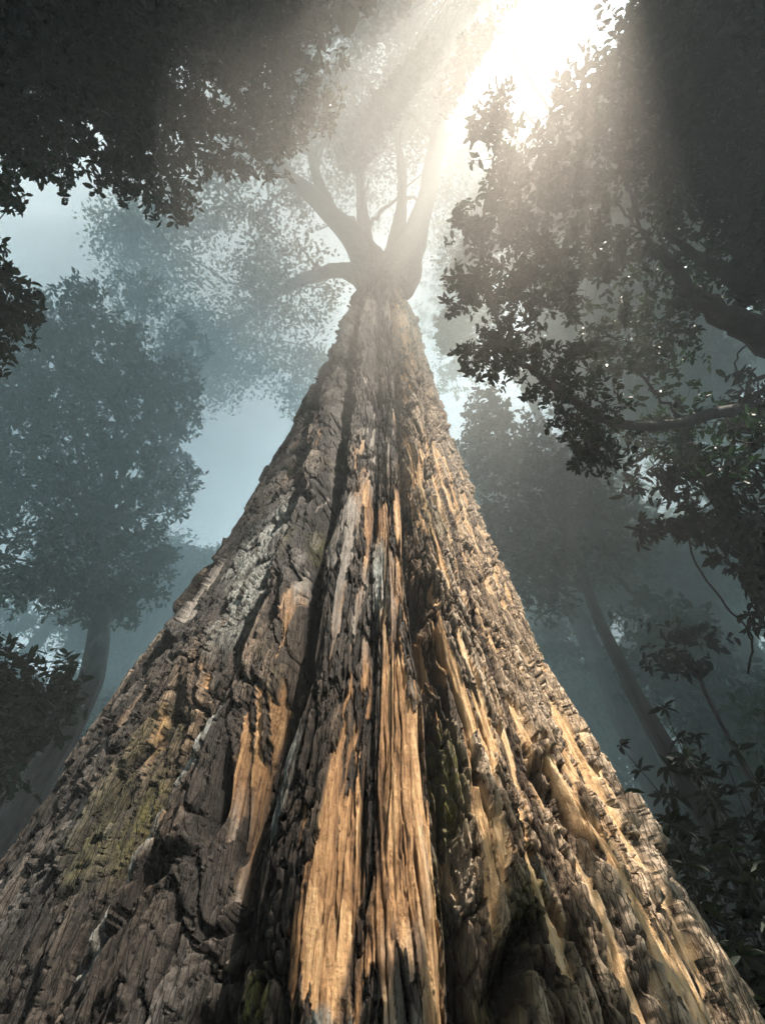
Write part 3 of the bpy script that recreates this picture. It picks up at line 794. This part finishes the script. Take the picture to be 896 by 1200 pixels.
# ---- the rest of the forest, lost in the mist
VP = np.array([448, 230.0])
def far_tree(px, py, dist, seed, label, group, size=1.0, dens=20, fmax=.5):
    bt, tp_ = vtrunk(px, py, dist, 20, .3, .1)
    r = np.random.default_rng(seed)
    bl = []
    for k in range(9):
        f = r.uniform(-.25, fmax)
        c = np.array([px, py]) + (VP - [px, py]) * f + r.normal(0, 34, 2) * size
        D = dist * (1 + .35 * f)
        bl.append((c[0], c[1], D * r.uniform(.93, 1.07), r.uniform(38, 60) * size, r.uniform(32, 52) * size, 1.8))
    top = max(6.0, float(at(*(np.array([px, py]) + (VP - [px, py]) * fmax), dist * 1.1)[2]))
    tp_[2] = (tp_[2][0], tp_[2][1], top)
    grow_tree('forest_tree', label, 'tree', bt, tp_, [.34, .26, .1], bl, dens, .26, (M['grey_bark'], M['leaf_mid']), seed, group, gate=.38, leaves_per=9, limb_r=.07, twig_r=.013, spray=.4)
LL = 'faint misty tree among those crowding the low left background'
LR_ = 'faint misty tree among those crowding the low right background'
for k, (px, py, d) in enumerate([(30, 770, 27), (130, 800, 33), (240, 730, 36), (-60, 860, 24), (150, 790, 40), (10, 900, 20), (-50, 980, 16)]):
    far_tree(px, py, d, 60 + k, LL, 'far trees at lower left', fmax=.12)
for k, (px, py, d) in enumerate([(640, 760, 24), (720, 800, 27), (880, 790, 25), (930, 680, 26), (850, 850, 22), (700, 880, 20), (960, 860, 18), (780, 890, 17), (860, 910, 15), (940, 960, 13)]):
    far_tree(px, py, d, 70 + k, LR_, 'far trees at lower right')
# a very tall tree added around the sun, its crown gapped to shape the shafts
cS = CAM + SUN * 36
bS = np.array([cS[0] + 3, cS[1] - 6, gz(cS[0] + 3, cS[1] - 6)])
R_ = np.random.default_rng(77)
blS = []
for k in range(46):
    a = R_.uniform(0, 6.283); q = 14.5 * math.sqrt(R_.uniform(.02, 1))
    c = cS + E1 * q * math.cos(a) + E2 * q * math.sin(a) + SUN * R_.uniform(-4, 5)
    blS.append(('w', c[0], c[1], c[2], 2.6, 2.6, 1.8))
grow_tree('forest_tree', 'tall tree added above the upper right edge, its crown gapped to split the sunlight into shafts', 'tree', bS, [(bS[0], bS[1], bS[2] - .2), (bS[0], bS[1], 16), (bS[0] - 1, bS[1] + 2, 33)], [.6, .5, .2],
          blS, 30, .28, (M['grey_bark'], M['leaf_mid']), 78, gate=.32, leaves_per=9, limb_r=.06, twig_r=.012, spray=.3, aspect=.5, gap=True)
# two more tall crowns, added beside it to keep the sun off the mist at either side
def side_of_sun(a, q):
    o = E1 * math.cos(a) * q + E2 * math.sin(a) * q
    p = pix(CAM + 40 * SUN + o * .2)[0]
    return math.degrees(math.atan2(p[1] - SUNPX[1], p[0] - SUNPX[0])), o
for nm, lo, hi, qmax, n_, off, sd0 in (('left', 149, 235, 30, 60, (-9, -10), 79), ('right', -20, 82, 26, 52, (12, -6), 80)):
    R_ = np.random.default_rng(sd0); blT = []
    while len(blT) < n_:
        al_, o = side_of_sun(R_.uniform(0, 6.283), qmax * math.sqrt(R_.uniform(.02, 1)))
        if lo < al_ < hi or (lo < al_ + 360 < hi):
            c = CAM + SUN * R_.uniform(31, 40) + o
            blT.append(('w', c[0], c[1], c[2], 3.0, 3.0, 1.8))
    bT = np.array([cS[0] + off[0], cS[1] + off[1], gz(cS[0] + off[0], cS[1] + off[1])])
    grow_tree('forest_tree', 'tall tree added to keep sun off the mist, above the upper %s edge' % nm, 'tree', bT, [(bT[0], bT[1], bT[2] - .2), (bT[0], bT[1], 16), (bT[0], bT[1] + 1, 32)], [.6, .5, .2],
              blT, 13, .4, (M['grey_bark'], M['leaf_mid']), sd0, gate=.3, leaves_per=9, limb_r=.06, twig_r=.012, spray=.45, aspect=.55, gap=(1.0, 1.0))
# trees added behind the tripod: out of the frame, they shade the foot of the trunk
for k, (x, y, z) in enumerate([(-7, -7, 15), (1, -11, 17), (9, -9, 15), (14, -3, 16), (-4, -16, 20), (6, -18, 22), (-3.5, -8.5, 18), (-11, -9, 19), (12, -7, 21), (-9, -13, 19), (14, -14, 22), (19, -5, 24), (8, -13, 25), (-12, -9, 24)]):
    g = gz(x, y)
    grow_tree('forest_tree', 'unseen leafy tree added behind the viewpoint for shade', 'tree', (x, y, g), [(x, y, g - .2), (x + .3, y, g + 6), (x, y + .3, z)], [.4, .32, .15],
              [('w', x + a, y + b, z + c, 3.8, 3.8, 2.4) for a, b, c in ((0, 0, 0), (2.9, 1, -1), (-2.8, 1.6, -1.5), (.6, -3, -.5), (1, 2.6, -3))], 13, .42,
              (M['dark_bark'], M['leaf_dark']), 120 + k, 'unseen shade trees behind the viewpoint', gap=True, gate=.33, leaves_per=9, limb_r=.09, twig_r=.012, spray=.5, aspect=.5)

# ---- understory plants at lower right
def plant(base, h, n, ll, seed, label, spread=.32):
    r = np.random.default_rng(seed)
    root = thing('understory_plant', label, 'plant', base, 'understory plants in the gloom beside the trunk')
    tb = Tubes(); pos, ax = [], []
    for s in range(int(r.integers(4, 7))):
        a = r.uniform(0, 6.28); q = r.uniform(.1, spread)
        tip = np.array(base) + [math.cos(a) * q * h, math.sin(a) * q * h, h * r.uniform(.7, 1.05)]
        p = curve([np.array(base) - [0, 0, .1], np.array(base) + (tip - base) * .5 + [0, 0, .12 * h], tip], 12)
        tb.add(p, np.linspace(.022, .005, len(p)), 5)
        for k in range(n):
            f = r.uniform(.3, 1); i = min(len(p) - 1, int(f * len(p)))
            b = r.uniform(0, 6.28)
            pos.append(p[i]); ax.append([math.cos(b), math.sin(b), r.uniform(-.5, .7)])
    obj('stem', tb.mesh('stem', base), M['dark_bark'], root)
    pos = np.array(pos); ax = np.array(ax); ln = ll * r.uniform(.6, 1.2, len(pos))
    obj('leaves', leaf_mesh('leaves', pos, ax, ln, ln * .32, base, .25, seed), M['leaf_low'], root)
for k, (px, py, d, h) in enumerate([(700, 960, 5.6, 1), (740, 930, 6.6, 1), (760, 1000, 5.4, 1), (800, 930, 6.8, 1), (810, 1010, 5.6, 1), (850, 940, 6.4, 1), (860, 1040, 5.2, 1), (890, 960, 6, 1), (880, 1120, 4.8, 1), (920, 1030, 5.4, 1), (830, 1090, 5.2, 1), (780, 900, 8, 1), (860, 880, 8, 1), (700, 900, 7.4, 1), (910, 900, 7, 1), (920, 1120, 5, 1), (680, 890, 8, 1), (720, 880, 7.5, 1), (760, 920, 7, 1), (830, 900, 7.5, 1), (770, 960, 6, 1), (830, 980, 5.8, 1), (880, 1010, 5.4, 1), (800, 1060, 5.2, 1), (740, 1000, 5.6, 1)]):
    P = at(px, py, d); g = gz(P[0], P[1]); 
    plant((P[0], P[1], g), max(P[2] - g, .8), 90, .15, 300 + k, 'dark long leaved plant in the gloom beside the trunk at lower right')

# hanging vines on the right
for lab, pts, rad in [('thin twisting vine hanging below the right hand limbs', [at(880, 395, 8.5), at(862, 420, 8.4), at(868, 455, 8.3), at(900, 470, 8.2)], .012),
                      ('thin bare vine dangling from the drooping leaves at right', [at(800, 590, 7.2), at(815, 660, 7.1), at(850, 710, 7.0), at(880, 745, 7.0), at(876, 790, 7.0)], .012),
                      ('long bare stem rising slantwise out of the undergrowth', [at(852, 870, 9.2), at(830, 830, 9.4), at(806, 790, 9.6), at(795, 772, 9.7)], .016)][:2]:
    tb = Tubes(); p = curve(pts, 20, .008); tb.add(p, rad, 5)
    o = obj('vine', tb.mesh('vine', p[0]), M['dark_bark']); o.location = p[0]
    o['label'] = lab; o['category'] = 'vine'

# ---------------------------------------------------------------- fog
def fog_mat(name, dens, g=.65, color=(.74, .94, .98)):
    m, nt, out = nmat(name)
    v = nt.nodes.new('ShaderNodeVolumeScatter')
    v.inputs['Color'].default_value = (*color, 1); v.inputs['Density'].default_value = dens; v.inputs['Anisotropy'].default_value = g
    ab = nt.nodes.new('ShaderNodeVolumeAbsorption'); ab.inputs['Color'].default_value = (*color, 1); ab.inputs['Density'].default_value = dens
    ad = nt.nodes.new('ShaderNodeAddShader'); nt.links.new(v.outputs[0], ad.inputs[0]); nt.links.new(ab.outputs[0], ad.inputs[1])
    nt.links.new(ad.outputs[0], out.inputs['Volume'])
    m.cycles.homogeneous_volume = True if hasattr(m.cycles, 'homogeneous_volume') else None
    return m

def fog_box(name, label, lo, hi, mat):
    lo = np.array(lo, float); hi = np.array(hi, float)
    V = np.array([[(lo, hi)[i & 1][0], (lo, hi)[i >> 1 & 1][1], (lo, hi)[i >> 2 & 1][2]] for i in range(8)])
    Q = [[0, 2, 3, 1], [4, 5, 7, 6], [0, 1, 5, 4], [2, 6, 7, 3], [0, 4, 6, 2], [1, 3, 7, 5]]
    o = obj(name, mesh_quads(name, V, Q), mat); o['kind'] = 'stuff'; o['label'] = label; o['category'] = 'fog'
def fog_ball(name, label, c, rad, mat, seed=1):
    nu, nv = 64, 33
    t = np.linspace(0, 2 * math.pi, nu, endpoint=False); p = np.linspace(.001, math.pi - .001, nv)
    T, Pp = np.meshgrid(t, p); T = T.ravel(); Pp = Pp.ravel()
    N = np.stack([np.sin(Pp) * np.cos(T), np.sin(Pp) * np.sin(T), np.cos(Pp)], 1)
    k = .75 + .5 * noise3(N * 1.6 + 7 + seed, seed)
    V = N * k[:, None] * np.array(rad)
    i = np.arange(nv - 1)[:, None] * nu; j = np.arange(nu)[None]; j2 = (j + 1) % nu
    Q = np.stack([i + j, i + nu + j, i + nu + j2, i + j2], -1).reshape(-1, 4)
    o = obj(name, mesh_quads(name, V, Q, True), mat); o.location = c; o['kind'] = 'stuff'; o['label'] = label; o['category'] = 'fog'
fog_box('fog', 'thin blue haze filling the whole forest', (-90, -60, -6), (90, 110, 55), fog_mat('blue_haze', .0023, .28, (.76, .94, 1.0)))
fog_box('fog', 'thin pale mist around the giant tree', (-2.5, -34, -5), (28, 26, 52), fog_mat('pale_mist', .0026, .28, (.94, .94, .91)))
for where, c, rad, dens, g, sd, fc in [('drifting through the shaft of light before the right hand boughs', at(665, 250, 3.6), (1.6, 1.6, 1.9), .045, .5, 5, (.97, .92, .86)),
                                   ('wrapped around the high crown of the giant tree', at(345, 250, 40), (16, 13, 15), .088, .15, 2, (.86, .96, 1.0)),
                                   ('pooled low between the trunks at right', at(800, 700, 19), (9, 8, 7), .09, .3, 3, (.76, .95, .96)),
                                   ('drifting through the hazy tree at left', at(85, 540, 20), (9, 7, 8), .09, .3, 4, (.72, .94, 1.0))]:
    for k, (fr, sh, w_) in enumerate([(1.3, .32, 'thin outer mist'), (1.0, .34, 'inner mist'), (.65, .34, 'dense core of the mist')]):
        fog_ball('fog_bank', w_ + ' ' + where, c, tuple(np.array(rad) * fr), fog_mat('fog_bank', dens * sh, g, fc), sd * 10 + k)

# ---------------------------------------------------------------- sky and sun
world = bpy.data.worlds.new('World'); scene.world = world; world.use_nodes = True
nt = world.node_tree; nt.nodes.clear()
wo = nt.nodes.new('ShaderNodeOutputWorld'); bg = nt.nodes.new('ShaderNodeBackground'); sk = nt.nodes.new('ShaderNodeTexSky')
sk.sky_type = 'NISHITA'; sk.sun_disc = False; sk.sun_elevation = SUN_EL; sk.sun_rotation = SUN_AZ
sk.air_density = 1.0; sk.dust_density = 1.2; sk.ozone_density = 1.0
bg.inputs[1].default_value = .15
hsv = nt.nodes.new('ShaderNodeHueSaturation'); hsv.inputs['Saturation'].default_value = .16; hsv.inputs['Value'].default_value = 2.5
nt.links.new(sk.outputs[0], hsv.inputs['Color']); tint = mix(nt, 1.0, hsv.outputs[0], (.82, .98, 1.02), 'MULTIPLY'); nt.links.new(tint, bg.inputs[0]); nt.links.new(bg.outputs[0], wo.inputs[0])
sd_ = bpy.data.lights.new('sun', 'SUN'); sd_.energy = 21.0; sd_.angle = D2R(.45); sd_.color = (1, .88, .75)
so = bpy.data.objects.new('sun', sd_); COL.objects.link(so)
from mathutils import Vector
so.rotation_euler = Vector(-SUN).to_track_quat('-Z', 'Y').to_euler()
so.location = tuple(CAM + SUN * 80)

# ---------------------------------------------------------------- render settings
scene.render.engine = 'CYCLES'
cy = scene.cycles
cy.max_bounces = 6; cy.diffuse_bounces = 2; cy.glossy_bounces = 1; cy.transmission_bounces = 3; cy.volume_bounces = 1; cy.transparent_max_bounces = 64
cy.use_denoising = True
cy.use_adaptive_sampling = True; cy.adaptive_threshold = .05; cy.adaptive_min_samples = 24
try: cy.denoiser = 'OPENIMAGEDENOISE'
except Exception: pass
cy.sample_clamp_indirect = 4.0
cy.caustics_reflective = False; cy.caustics_refractive = False
scene.view_settings.view_transform = 'Standard'
scene.view_settings.look = 'None'
scene.view_settings.exposure = 0; scene.view_settings.gamma = 1
